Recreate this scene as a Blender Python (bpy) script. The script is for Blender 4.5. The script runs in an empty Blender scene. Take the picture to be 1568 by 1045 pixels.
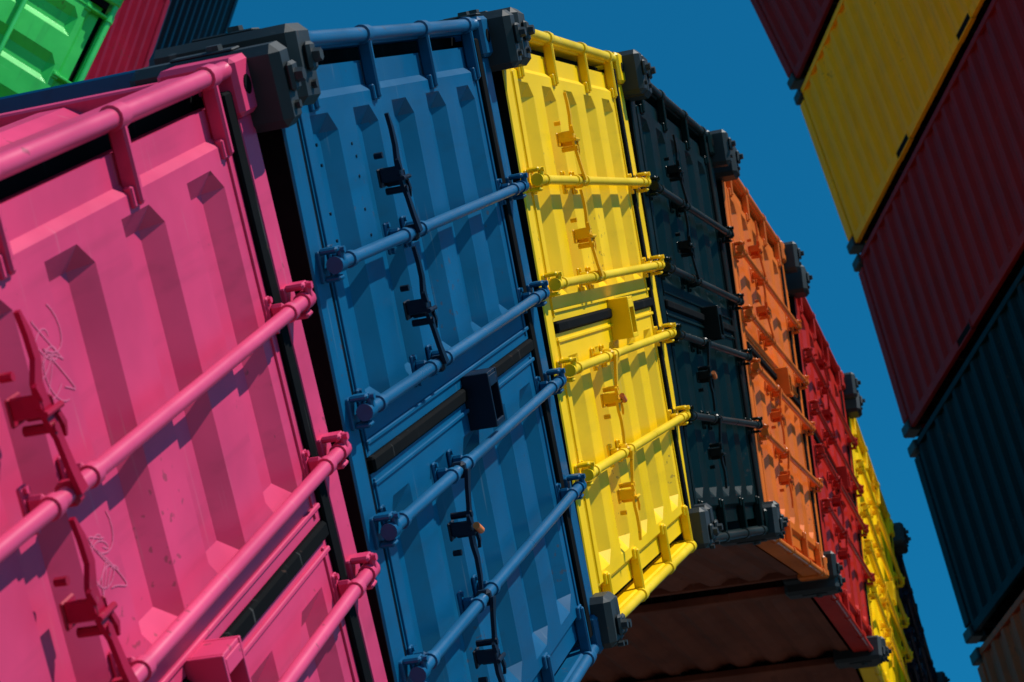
import bpy, bmesh, math, random
import numpy as np
from mathutils import Matrix, Vector
random.seed(7)
# ---------------------------------------------------------------- frames
Rc=np.array([[0.2147,-0.9581,-0.1896],[-0.1551,0.1582,-0.9751],[0.9643,0.2388,-0.1147]])
u_,_,v_=np.linalg.svd(Rc);Rc=u_@v_
Cc=np.array([-5.875,-1.983,-0.212])
F=3458.2
U=np.array([.697,0,.718]);U/=np.linalg.norm(U)
Xw=np.array([U[2],0,-U[0]])
M=np.array([Xw,[0,1,0],U])          # arch frame -> world
ZG=-(M@Cc)[2]+1.7                   # camera 1.7 m above the ground
def toW(p):
    q=M@np.array(p,float); q[2]+=ZG; return q
# ---------------------------------------------------------------- materials
def paint(name,col,rough=.34,dirt=.22,spec=.24,grime=.38):
    m=bpy.data.materials.new(name);m.use_nodes=True;nt=m.node_tree;N=nt.nodes;L=nt.links
    b=N['Principled BSDF'];tc=N.new('ShaderNodeTexCoord')
    n1=N.new('ShaderNodeTexNoise');n1.inputs['Scale'].default_value=1.6;n1.inputs['Detail'].default_value=4;n1.inputs['Roughness'].default_value=.65;L.new(tc.outputs['Object'],n1.inputs[0])
    r1=N.new('ShaderNodeValToRGB');r1.color_ramp.elements[0].position=.35;r1.color_ramp.elements[1].position=.68;L.new(n1.outputs[0],r1.inputs[0])
    mx=N.new('ShaderNodeMix');mx.data_type='RGBA'
    dark=tuple(c*(1-dirt) for c in col);mx.inputs[6].default_value=(*dark,1);mx.inputs[7].default_value=(*col,1)
    L.new(r1.outputs[0],mx.inputs[0])
    # run marks (stretched), scratches and chips
    mp=N.new('ShaderNodeMapping');mp.inputs['Scale'].default_value=(1.1,13,13);L.new(tc.outputs['Object'],mp.inputs[0])
    n2=N.new('ShaderNodeTexNoise');n2.inputs['Scale'].default_value=1.0;n2.inputs['Detail'].default_value=3;L.new(mp.outputs[0],n2.inputs[0])
    r2=N.new('ShaderNodeValToRGB');r2.color_ramp.elements[0].position=.54;r2.color_ramp.elements[1].position=.78;r2.color_ramp.elements[1].color=(grime,grime,grime,1);L.new(n2.outputs[0],r2.inputs[0])
    mx2=N.new('ShaderNodeMix');mx2.data_type='RGBA'
    gr=tuple(.35*c+.008 for c in col);mx2.inputs[7].default_value=(*gr,1);L.new(mx.outputs[2],mx2.inputs[6]);L.new(r2.outputs[0],mx2.inputs[0])
    mps=N.new('ShaderNodeMapping');mps.inputs['Scale'].default_value=(70,3.0,20);mps.inputs['Rotation'].default_value=(0,0,.5);L.new(tc.outputs['Object'],mps.inputs[0])
    n5=N.new('ShaderNodeTexNoise');n5.inputs['Scale'].default_value=1.0;n5.inputs['Detail'].default_value=1;L.new(mps.outputs[0],n5.inputs[0])
    r5=N.new('ShaderNodeValToRGB');r5.color_ramp.elements[0].position=.70;r5.color_ramp.elements[1].position=.78;r5.color_ramp.elements[1].color=(.55,.55,.55,1);L.new(n5.outputs[0],r5.inputs[0])
    mx4=N.new('ShaderNodeMix');mx4.data_type='RGBA'
    sc_=tuple(min(.95,.75*c+.07) for c in col);mx4.inputs[7].default_value=(*sc_,1);L.new(mx2.outputs[2],mx4.inputs[6]);L.new(r5.outputs[0],mx4.inputs[0])
    n4=N.new('ShaderNodeTexNoise');n4.inputs['Scale'].default_value=34;n4.inputs['Detail'].default_value=2;L.new(tc.outputs['Object'],n4.inputs[0])
    ma=N.new('ShaderNodeMath');ma.operation='MULTIPLY';L.new(n4.outputs[0],ma.inputs[0]);L.new(n1.outputs[0],ma.inputs[1])
    r3=N.new('ShaderNodeValToRGB');r3.color_ramp.elements[0].position=.395;r3.color_ramp.elements[1].position=.42;r3.color_ramp.elements[1].color=(.7,.7,.7,1);L.new(ma.outputs[0],r3.inputs[0])
    mx3=N.new('ShaderNodeMix');mx3.data_type='RGBA'
    ch=tuple(.3*c+q for c,q in zip(col,(.05,.025,.018)));mx3.inputs[7].default_value=(*ch,1);L.new(mx4.outputs[2],mx3.inputs[6]);L.new(r3.outputs[0],mx3.inputs[0])
    L.new(mx3.outputs[2],b.inputs['Base Color'])
    mr=N.new('ShaderNodeMapRange');mr.inputs[3].default_value=rough-.1;mr.inputs[4].default_value=rough+.16;L.new(n1.outputs[0],mr.inputs[0]);L.new(mr.outputs[0],b.inputs['Roughness'])
    b.inputs['Specular IOR Level'].default_value=spec
    n3=N.new('ShaderNodeTexNoise');n3.inputs['Scale'].default_value=3.0;n3.inputs['Detail'].default_value=1;L.new(tc.outputs['Object'],n3.inputs[0])
    bp=N.new('ShaderNodeBump');bp.inputs['Strength'].default_value=.6;bp.inputs['Distance'].default_value=.018;L.new(n3.outputs[0],bp.inputs['Height'])
    L.new(bp.outputs[0],b.inputs['Normal'])
    return m
rubber=paint('black_rubber',(.003,.004,.005),.8,.3,spec=.05)
steel=paint('dark_grey_steel',(.022,.032,.038),.5,.5,spec=.3)
under=paint('black_underbody_coating',(.004,.004,.005),.8,.3,spec=.08)
seal=paint('orange_seal',(.8,.2,.05),.5)
chalk=paint('pale_marks',(.70,.13,.26),.8,.2,spec=.1)
brown=paint('intrados_shade_brown',(.20,.060,.035),.6,.4,spec=.08)  # dark tint for arch intrados walls, underside shade put into the colour
COL={}
def colmat(n,c,hc=None,inner=None,**k):
    hc=hc or tuple(.75*x for x in c)
    p=paint(n+'_paint',c,**k)
    bc=tuple(min(.97,1.06*x+.004) for x in c)
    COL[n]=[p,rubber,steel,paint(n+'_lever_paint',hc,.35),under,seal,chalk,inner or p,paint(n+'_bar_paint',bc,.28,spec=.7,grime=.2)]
colmat('pink',(.70,.050,.155),(.42,.005,.040))
colmat('blue',(.0005,.092,.215),(.002,.010,.026))
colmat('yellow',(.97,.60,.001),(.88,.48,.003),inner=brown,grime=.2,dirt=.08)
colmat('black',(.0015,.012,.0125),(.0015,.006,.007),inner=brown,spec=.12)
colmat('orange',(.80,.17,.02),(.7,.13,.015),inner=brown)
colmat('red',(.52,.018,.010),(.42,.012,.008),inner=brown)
colmat('navy',(.008,.010,.025),spec=.15)
colmat('green',(.04,.66,.11),(.02,.46,.06))
colmat('maroon',(.22,.011,.012),rough=.5,spec=.08)
colmat('magenta',(.36,.008,.045),rough=.5,spec=.1)
colmat('teal',(.001,.012,.018),rough=.5,spec=.08)
colmat('gold',(.97,.40,.001),rough=.5,spec=.08,grime=.25,dirt=.12)
colmat('rustorange',(.42,.075,.025),rough=.5,spec=.08)
# ---------------------------------------------------------------- mesh builder
class B:
    def __init__(s): s.v=[];s.f=[];s.m=[];s.sm=[]
    def add(s,vs,fs,mat,smooth=False):
        o=len(s.v);s.v+=[tuple(x) for x in vs]
        for f in fs: s.f.append([o+i for i in f]);s.m.append(mat);s.sm.append(smooth)
    def box(s,a0,a1,b0,b1,c0,c1,mat=0,ch=.006):
        C=np.array([(a0+a1)/2,(b0+b1)/2,(c0+c1)/2]);h=np.array([abs(a1-a0)/2,abs(b1-b0)/2,abs(c1-c0)/2])
        ch=min(ch,h.min()*.9)
        vs=[];idx={}
        for a in(-1,1):
            for b in(-1,1):
                for c in(-1,1):
                    sg=np.array([a,b,c])
                    for k in range(3):
                        p=sg*(h-ch);p[k]=sg[k]*h[k]
                        idx[(a,b,c,k)]=len(vs);vs.append(p)
        fs=[]
        for k in range(3):
            i,j=[q for q in range(3) if q!=k]
            for sg in(-1,1):
                f=[]
                for x,y in((-1,-1),(1,-1),(1,1),(-1,1)):
                    t=[0,0,0];t[k]=sg;t[i]=x;t[j]=y;f.append(idx[(*t,k)])
                fs.append(f)
        for k in range(3):
            i,j=[q for q in range(3) if q!=k]
            for x in(-1,1):
                for y in(-1,1):
                    t=[0,0,0];t[i]=x;t[j]=y
                    t0=t[:];t0[k]=-1;t1=t[:];t1[k]=1
                    fs.append([idx[(*t0,i)],idx[(*t1,i)],idx[(*t1,j)],idx[(*t0,j)]])
        for a in(-1,1):
            for b in(-1,1):
                for c in(-1,1): fs.append([idx[(a,b,c,0)],idx[(a,b,c,1)],idx[(a,b,c,2)]])
        s.add([C+p for p in vs],fs,mat)
    def cyl(s,p0,p1,r,mat=0,n=14,r1=None):
        p0=np.array(p0,float);p1=np.array(p1,float);d=p1-p0;d/=np.linalg.norm(d)
        a=np.cross(d,[0,0,1] if abs(d[2])<.9 else [1,0,0]);a/=np.linalg.norm(a);b=np.cross(d,a)
        r1=r if r1 is None else r1
        vs=[];
        for i in range(n):
            t=2*math.pi*i/n;q=math.cos(t)*a+math.sin(t)*b
            vs+=[p0+q*r,p1+q*r1]
        s.add(vs,[[2*i,2*i+1,(2*i+3)%(2*n),(2*i+2)%(2*n)] for i in range(n)],mat,n>8)
        s.add([vs[2*i] for i in range(n)],[list(range(n))],mat);s.add([vs[2*i+1] for i in range(n)],[list(range(n))],mat)
    def ribbon(s,path,mat,th=.007):
        P=[np.array(p[:3],float) for p in path];vs=[];fs=[]
        for i,p in enumerate(path):
            d=P[min(i+1,len(P)-1)]-P[max(i-1,0)];n=np.array([-d[1],d[0],0]);n/=np.linalg.norm(n)+1e-9
            for dy in(-th,th):
                for w in(-1,1): vs.append(P[i]+n*w*p[3]+np.array([0,0,dy]))
        for i in range(len(path)-1):
            a=4*i;b=a+4
            fs+=[[a,a+1,b+1,b],[a+2,b+2,b+3,a+3],[a,b,b+2,a+2],[a+1,a+3,b+3,b+1]]
        fs+=[[0,2,3,1],[4*len(path)-4,4*len(path)-3,4*len(path)-1,4*len(path)-2]]
        s.add(vs,fs,mat)
    def grid(s,A,Bv,fn,mat):
        vs=[fn(a,b) for a in A for b in Bv];nb=len(Bv)
        s.add(vs,[[i*nb+j,(i+1)*nb+j,(i+1)*nb+j+1,i*nb+j+1] for i in range(len(A)-1) for j in range(nb-1)],mat)
    def obj(s,name,mats,o,ax):
        me=bpy.data.meshes.new(name)
        me.from_pydata(s.v,[],s.f);
        for m in mats: me.materials.append(m)
        me.polygons.foreach_set('material_index',s.m);me.polygons.foreach_set('use_smooth',s.sm);me.update()
        bm=bmesh.new();bm.from_mesh(me);bmesh.ops.recalc_face_normals(bm,faces=bm.faces);bm.to_mesh(me);bm.free()
        ob=bpy.data.objects.new(name,me);bpy.context.scene.collection.objects.link(ob)
        R=np.array(ax).T
        Rw=M@R;W4=Matrix.Identity(4)
        for i in range(3):
            for j in range(3): W4[i][j]=Rw[i][j]
        ow=toW(o)
        for i in range(3): W4[i][3]=ow[i]
        ob.matrix_world=W4
        return ob
Wd=2.44;Hh=2.59;Ln=6.06
def leaf(b,flip):
    T=(lambda t:Wd-t) if flip else (lambda t:t)
    s0,s1=.185,2.395
    cs=[s0+.230+.437*k for k in range(5)]
    A=[s0]
    for c in cs: A+=[c-.125,c-.062,c+.050,c+.120]
    A.append(s1)
    Bt=[.075,.150,.172,.215,.270,1.03,1.095,1.195]
    def ps(a):
        for c in cs:
            if c-.063<=a<=c+.051: return 1.
        return 0.
    def fn(a,t):
        k=ps(a)*(1. if .26<t<1.06 else 0.)
        y=k*.040
        if t<.16: y=.022
        return (a,T(t),y)
    b.grid(A,Bt,fn,0)
    for t in(.075,1.195):
        b.grid([s0,s1],[.022 if t<.2 else 0,.06],lambda a,y:(a,T(t),y),0)
    for a in(s0,s1):
        b.grid([.075,1.195],[.0,.06],lambda t,y:(a,T(t),y+.0),0)
    for (a0,a1) in((s0+.012,s0+.026),(s1-.05,s1-.038)):
        q=sorted([T(.18),T(1.18)]);b.box(a0,a1,q[0],q[1],-.006,.004,0,.002)
    for h in(.33,.98,1.70,2.34):
        tt=sorted([T(-.01),T(.20)])
        b.box(h-.012,h+.012,tt[0],tt[1],-.024,.02,0,.006)
        t2=sorted([T(.155),T(.205)]);b.box(h-.030,h+.030,t2[0],t2[1],-.012,.01,0,.004)
        b.cyl((h-.028,T(-.002),-.004),(h+.028,T(-.002),-.004),.031,8)
def door_end(b,sealed):
    b.grid([.1,2.5],[.03,Wd-.03],lambda a,t:(a,t,.075),1)
    for f in(0,1):
        T=(lambda t:Wd-t) if f else (lambda t:t)
        b.cyl((.12,T(-.002),-.004),(Hh-.12,T(-.002),-.004),.0235,8,20)
        q=sorted([T(-.012),T(.028)]);b.box(.17,Hh-.17,q[0],q[1],.0,.14,0,.01)
    b.box(.006,.135,.12,Wd-.12,-.012,.15,0,.01)
    b.box(Hh-.125,Hh,.12,Wd-.12,-.012,.15,0,.01)
    leaf(b,False);leaf(b,True)
    b.box(.140,.183,.05,Wd-.05,.002,.07,1,.004);b.box(2.3965,2.463,.05,Wd-.05,-.014,.07,1,.006)
    b.box(.19,1.32,1.197,1.243,-.018,.05,1,.008);b.box(1.465,2.39,1.197,1.243,-.018,.05,1,.008)
    for t in(1.155,1.275): b.box(.19,2.39,t-.007,t+.007,-.010,.004,0,.003)
    # hollow lock box
    ls,w=1.39,.062;ta,tb=1.16,1.345;bm_=3 if b.darkbox else 0
    for q in(-w,w-.012): b.box(ls+q,ls+q+.012,ta,tb,-.095,.0,bm_,.002)
    b.box(ls-w+.0125,ls+w-.0125,ta,ta+.012,-.093,.0,bm_,.002)
    b.box(ls-w+.0125,ls+w-.0125,ta+.0125,ta+.05,-.095,-.085,bm_,.002)
    b.box(ls-w+.0125,ls+w-.0125,tb-.02,tb,-.095,-.085,bm_,.002)
    b.box(ls-w+.0125,ls+w-.0125,ta+.02,tb,-.03,.0,1,.002)
    bars=[.63,1.048,1.392,1.81]
    rnd=random.Random(b.seed)
    for i,t in enumerate(bars):
        sg=-1 if i<2 else 1
        yb=-.060
        b.cyl((.06,t,yb),(2.54,t,yb),.019,8,18)
        for sE,d in((.085,1),(2.505,-1)):
            b.box(sE-.032,sE+.032,t-.045,t+.045,-.024,-.008,0,.004)
            b.box(sE-.028,sE+.022,t-.050,t-.032,-.075,-.02,0,.006)
            b.box(sE-.022,sE+.026,t+.030,t+.046,-.068,-.02,0,.006)
            b.cyl((sE-.026,t,yb),(sE+.026,t,yb),.025,0)
            b.box(sE-.010,sE+.016,t-.048,t+.008,-.084,-.064,0,.006)
            b.cyl((sE,t-.038,-.07),(sE,t-.038,-.090),.010,0,8)
        for sG in(.205,.80,1.00,2.37):
            b.box(sG-.018,sG+.018,t-.050,t+.050,-.012,-.001,0,.004)
            b.box(sG-.010,sG+.010,t-.028,t+.028,-.052,-.01,0,.008)
            b.cyl((sG-.014,t,yb),(sG+.014,t,yb),.025,8)
            for q in(-.041,.041): b.cyl((sG,t+q,-.010),(sG,t+q,-.020),.009,0,6)
        # lever handle
        s0=.885;j=rnd.uniform(-.012,.012);K=.9*sg
        b.box(s0-.020,s0+.020,t-.026,t+.026,-.084,-.036,3,.010)
        P=[(s0,t,-.088,.018),(s0-.008,t+K*.06,-.080,.014),(s0-.010,t+K*.13,-.072,.012),(s0-.022,t+K*.175,-.070,.019),(s0-.036,t+K*.215,-.070,.022),(s0-.038,t+K*.26,-.070,.018),(s0-.032+j,t+K*.31,-.073,.014),(s0-.042+j,t+K*.37,-.074,.011),(s0-.055+j,t+K*.42,-.072,.005)]
        b.ribbon(P,3,.006)
        tr=t+K*.205;s0-=.01
        b.box(s0-.045,s0+.020,tr-.030,tr+.030,-.010,-.001,3,.004)
        b.box(s0-.044,s0-.034,tr-.03,tr+.016,-.078,-.01,3,.004)
        b.box(s0+.006,s0+.016,tr-.016,tr+.032,-.076,-.01,3,.004)
        b.cyl((s0-.054,tr+.010,-.083),(s0+.026,tr+.010,-.083),.0075,3,8)
        b.cyl((s0-.012,tr-.045*sg,-.012),(s0-.012,tr-.045*sg,-.082),.011,3,8)
        b.ribbon([(s0+.010,tr+.02,-.078,.007),(s0+.030,tr+.05,-.076,.008),(s0+.030,tr+.075,-.072,.004)],3,.005)
        b.ribbon([(s0-.038,tr-.02,-.078,.008),(s0-.056,tr-.05,-.078,.005)],3,.005)
        b.cyl((s0-.03,tr+sg*.07,-.001),(s0-.03,tr+sg*.07,-.028),.010,3,8)
        if sealed and i==2:
            b.cyl((s0-.045,tr-.012,-.096),(s0+.0,tr+.014,-.096),.012,5,10)
def side_wall(b,f,pockets=True):
    T=(lambda t:Wd-t) if f else (lambda t:t)
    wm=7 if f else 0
    pit=(Ln-.34)/20;prof=[]
    for i in range(20):
        y=.17+i*pit
        prof+=[(y,.012),(y+pit*.26,.012),(y+pit*.5,.048),(y+pit*.76,.048)]
    prof.append((Ln-.17,.012))
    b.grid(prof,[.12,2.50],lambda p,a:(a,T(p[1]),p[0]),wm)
    def bx(a0,a1,t0,t1,y0,y1,mat=0,ch=.006):
        q=sorted([T(t0),T(t1)]);b.box(a0,a1,q[0],q[1],y0,y1,mat or wm,ch)
    bx(.02,.135,.0,.06,.17,Ln-.17);bx(2.49,2.57,.0,.06,.17,Ln-.17)
    if pockets:
        for yc in(2.0,4.06):
            bx(.03,.115,-.003,.05,yc-.19,yc+.19,1,.003)
            bx(.0,.02,-.010,.05,yc-.21,yc+.21,0,.003)
            for q in(-.21,.19): bx(.0,.13,-.010,.05,yc+q,yc+q+.02,0,.003)
seedc=[0]
def container(name,col,o,ax,door=True,lugs=True,sealed=False,extra=None):
    b=B();b.darkbox=col in('blue','black');seedc[0]+=1;b.seed=seedc[0]
    if door: door_end(b,sealed)
    else: end_wall(b,0)
    end_wall(b,1)
    side_wall(b,0);side_wall(b,1)
    pr=[];n=18
    for i in range(n):
        y=.16+i*(Ln-.32)/n;p=(Ln-.32)/n;pr+=[(y,.03),(y+p*.4,.03),(y+p*.5,.012),(y+p*.9,.012)]
    pr.append((Ln-.16,.03))
    b.grid(pr,[.05,Wd-.05],lambda p,t:(Hh-p[1],t,p[0]),0)
    b.grid([.1,Ln-.1],[.05,Wd-.05],lambda y,t:(.10,t,y),4)
    for i in range(14):
        y=.35+i*.41;b.box(.01,.1,.06,Wd-.06,y-.02,y+.02,4,.003)
    b.box(-.002,.004,.10,Wd-.10,-.008,.15,4,.001)
    for t0,t1 in((0,.1),(Wd-.1,Wd)):
        b.box(.17,Hh-.17,t0,t1,Ln-.15,Ln,0,.012)
    for a in(0,Hh-.12): b.box(a,a+.12,.17,Wd-.17,Ln-.12,Ln,0,.008)
    for ye in(0,1):
        for a in(0,1):
            for t in(0,1):
                a0,a1=(-.008,.13) if not a else (Hh-.13,Hh+.008)
                t0,t1=(-.030,.125) if not t else (Wd-.125,Wd+.030)
                y0,y1=(-.036,.18) if not ye else (Ln-.18,Ln+.03)
                b.box(a0,a1,t0,t1,y0,y1,(0 if lugs and a else 2),.014)
                ac,tc_=(a0+a1)/2,(t0+t1)/2;yo=y0 if not ye else y1;sg=-1 if not ye else 1
                b.cyl((ac,tc_,yo-.02*sg),(ac,tc_,yo+.003*sg),.026,1,12)
                if lugs:
                    q=(a0-.075,a0+.085) if not a else (a1-.030,a1+.085)
                    tt=(t0-.008,t1+.06) if not t else (t0-.04,t1+.010)
                    pr_=.085 if not t else .055
                    yy=sorted([yo+sg*pr_,yo-sg*.34])
                    b.box(q[0],q[1],tt[0],tt[1],yy[0],yy[1],2,.024)
                    em=(q[0]+q[1])/2
                    yk=yo+sg*pr_
                    b.box(em-.030,em+.030,tc_-.03,tc_+.05,min(yk,yk+sg*.020),max(yk,yk+sg*.020),2,.010)
                    b.cyl((em,tc_+.01,yk+sg*.015),(em,tc_+.01,yk+sg*.042),.021,2,6,.018)
                    b.cyl((em,tc_+.085,yk-sg*.01),(em,tc_+.085,yk+sg*.014),.012,2,6)
                    to=tt[0] if not t else tt[1];st=-1 if not t else 1
                    b.cyl((em,to-st*.01,yo-sg*.10),(em,to+st*.022,yo-sg*.10),.028,2,8,.022)
                    b.box(em-.032,em+.032,min(to,to+st*.008),max(to,to+st*.008),min(yo-sg*.04,yo-sg*.22),max(yo-sg*.04,yo-sg*.22),2,.004)
    if extra: extra(b)
    return b.obj(name,COL[col],o,ax)
def end_wall(b,ye):
    n=9;pr=[];p=(Wd-.2)/n
    for i in range(n):
        t=.1+i*p;pr+=[(t,0),(t+p*.28,0),(t+p*.5,.045),(t+p*.78,.045)]
    pr.append((Wd-.1,0))
    y0=.02 if not ye else Ln-.02;sg=1 if not ye else -1
    b.grid(pr,[.1,2.49],lambda q,a:(a,q[0],y0+sg*q[1]),0)
    if not ye:
        for t0,t1 in((0,.1),(Wd-.1,Wd)): b.box(.17,Hh-.17,t0,t1,0,.15,0,.012)
        for a in(0,Hh-.12): b.box(a,a+.12,.17,Wd-.17,0,.12,0,.008)
# ---------------------------------------------------------------- small surface details
def scribble(b,sc,tc_,h,seed):
    rnd=random.Random(seed)
    for k in range(4):
        ph=rnd.random()*6;P=[]
        for i in range(26):
            u=i/25
            P.append((sc+.05*math.sin(ph+u*9+k)+.02*k-.03,tc_+h*(u-.5)*(.5+.2*k/2)+.03*math.cos(u*11+ph),-.0008-.0002*k,.0016))
        b.ribbon(P,6,.0002)
def pink_extra(b):
    scribble(b,1.075,.40,.20,3);scribble(b,1.075,.84,.20,8)
def blue_extra(b):
    for (a,t) in[(.30,.30),(.31,.36),(.64,.32),(.65,.42),(.64,.52),(.30,.50),(.31,.58),(.66,.36),(.65,.60)]:
        b.cyl((a,t,.002),(a,t,-.003),.005,3,8)
# ---------------------------------------------------------------- arch 1
def ax1(th):
    th=math.radians(th)
    return [(math.cos(th),0,-math.sin(th)),(-math.sin(th),0,-math.cos(th)),(0,1,0)]
def st(o,th,s,t):
    a=math.radians(th);return (o[0]+s*math.cos(a)-t*math.sin(a),o[1]+s*math.sin(a)+t*math.cos(a))
A1=[('pink',(-2.805,.3),-5.543),('blue',(0,0),0),('yellow',(2.794,-.004),5.328),('black',(5.545,.267),12.294),
    ('orange',(8.373,.932),20.468),('red',(11.132,2.075),27.851),('yellow',(13.577,3.49),39.494)]
o,th=A1[-1][1],A1[-1][2]
for c,d in zip(['navy','pink','blue','red','black','orange'],[9,9,8,7,6,5]):
    o=st(o,th,2.80,0);th+=d;A1.append((c,o,th))
o,th=A1[0][1],A1[0][2]
for c,d in zip(['black'],[6]):
    th-=d;a=math.radians(th);o=(o[0]-2.8*math.cos(a),o[1]-2.8*math.sin(a));A1.insert(0,(c,o,th))
for i,(c,o,th) in enumerate(A1):
    container('shipping_container',c,(o[0],0,-o[1]),ax1(th),sealed=i in(2,3,4),extra={1:pink_extra,2:blue_extra}.get(i))
# ---------------------------------------------------------------- arch 2
m2=np.array([-.635,-.465,.617]);m2/=np.linalg.norm(m2)
J=[np.array(x) for x in((24.15,1.04,-1.14),(22.49,.51,-3.25),(20.77,.10,-5.34),(19.04,-.32,-7.43))]
def arch2(col,Jt,Jb):
    e=Jb-Jt;e/=np.linalg.norm(e);e=e-m2*(e@m2);e/=np.linalg.norm(e)
    s=-e;t=np.cross(m2,s);t/=np.linalg.norm(t)
    o=Jb-t*Wd+s*.075
    container('shipping_container',col,o,[s,t,m2],door=False,lugs=False)
def rotm(v,ang):
    k=m2;c,s=math.cos(ang),math.sin(ang);return v*c+np.cross(k,v)*s+k*(k@v)*(1-c)
dd=J[1]-J[0];test=rotm(dd,math.radians(6))
sgn=1 if (M@test)[2]>(M@dd)[2] else -1
Jt=J[0];d=J[0]-J[1]
cols=['maroon','teal','gold','blue','orange','maroon','black','blue']
for i in range(7):
    d=rotm(d,sgn*math.radians(6 if i<3 else 9));nJ=Jt+d;arch2(cols[i],nJ,Jt);Jt=nJ
for c,a,b_ in(('gold',0,1),('maroon',1,2),('teal',2,3)): arch2(c,J[a],J[b_])
d=J[3]-J[2];Jt=J[3]
for c in('rustorange','blue'): 
    arch2(c,Jt,Jt+d);Jt=Jt+d
# ---------------------------------------------------------------- containers at upper left
rt,dn,fw=Rc
def placed(col,px,depth,s,y,corner,door):
    s=np.array(s,float);y=np.array(y,float)
    s=s[0]*rt-s[1]*dn+s[2]*fw;y=y[0]*rt-y[1]*dn+y[2]*fw
    s/=np.linalg.norm(s);y-=s*(s@y);y/=np.linalg.norm(y);t=np.cross(y,s)
    P=Cc+rt*(px[0]-784)/F*depth+dn*(px[1]-522.5)/F*depth+fw*depth
    o=P-s*corner[0]-t*corner[1]-y*corner[2]
    container('shipping_container',col,o,[s,t,y],door=door,lugs=door)
placed('green',(186,-8),17,(.3,.85,.45),(-.6,-.35,.72),(Hh,Wd,0),True)
placed('magenta',(272,-30),23,(.28,.95,.2),(.05,-.1,1),(Hh,Wd,Ln),False)
placed('navy',(372,-20),29,(.28,.95,.2),(.05,-.1,1),(Hh,Wd,Ln),False)
# ---------------------------------------------------------------- ground
gm=bpy.data.materials.new('asphalt_quay');gm.use_nodes=True;nt=gm.node_tree
nz=nt.nodes.new('ShaderNodeTexNoise');nz.inputs['Scale'].default_value=.8;nz.inputs['Detail'].default_value=8
cr=nt.nodes.new('ShaderNodeValToRGB');cr.color_ramp.elements[0].color=(.06,.06,.06,1);cr.color_ramp.elements[1].color=(.13,.12,.11,1)
tc=nt.nodes.new('ShaderNodeTexCoord');nt.links.new(tc.outputs['Object'],nz.inputs[0]);nt.links.new(nz.outputs[0],cr.inputs[0]);nt.links.new(cr.outputs[0],nt.nodes['Principled BSDF'].inputs['Base Color']);nt.nodes['Principled BSDF'].inputs['Roughness'].default_value=.9
g=bpy.data.meshes.new('ground');S=3000;g.from_pydata([(-S,-S,0),(S,-S,0),(S,S,0),(-S,S,0)],[],[(0,1,2,3)]);g.materials.append(gm)
go=bpy.data.objects.new('ground',g);bpy.context.scene.collection.objects.link(go)
# ---------------------------------------------------------------- light
sun=M@np.array([.485,-.54,.69]);sun/=np.linalg.norm(sun)
ld=bpy.data.lights.new('sun','SUN');ld.energy=5;ld.angle=math.radians(.5);ld.color=(1,.95,.87)
lo=bpy.data.objects.new('sun',ld);bpy.context.scene.collection.objects.link(lo)
lo.rotation_euler=Vector(sun).to_track_quat('Z','Y').to_euler()
el=math.asin(sun[2]);az=math.atan2(sun[0],sun[1])
w=bpy.data.worlds.new('World');bpy.context.scene.world=w;w.use_nodes=True;nt=w.node_tree
sk=nt.nodes.new('ShaderNodeTexSky');sk.sky_type='NISHITA';sk.sun_disc=False;sk.sun_elevation=el;sk.sun_rotation=az;sk.air_density=1.0;sk.dust_density=.1;sk.ozone_density=1.5
mu=nt.nodes.new('ShaderNodeMix');mu.data_type='RGBA';mu.blend_type='MULTIPLY';mu.inputs[0].default_value=1;mu.inputs[7].default_value=(.05,.80,1.03,1)
nt.links.new(sk.outputs[0],mu.inputs[6]);nt.links.new(mu.outputs[2],nt.nodes['Background'].inputs[0]);nt.nodes['Background'].inputs[1].default_value=.11
# ---------------------------------------------------------------- camera
cd=bpy.data.cameras.new('camera');cam=bpy.data.objects.new('camera',cd);bpy.context.scene.collection.objects.link(cam);bpy.context.scene.camera=cam
cd.sensor_width=36;cd.lens=F/1568*36;cd.clip_end=5000;cd.clip_start=.1
cd.dof.use_dof=True;cd.dof.focus_distance=8.2;cd.dof.aperture_fstop=7.1
r_,d_,f_=M@rt,M@dn,M@fw;cw=toW(Cc)
mw=Matrix.Identity(4)
for i in range(3): mw[i][0]=r_[i];mw[i][1]=-d_[i];mw[i][2]=-f_[i];mw[i][3]=cw[i]
cam.matrix_world=mw
sc=bpy.context.scene;sc.view_settings.view_transform='Standard';sc.view_settings.look='None';sc.view_settings.exposure=0
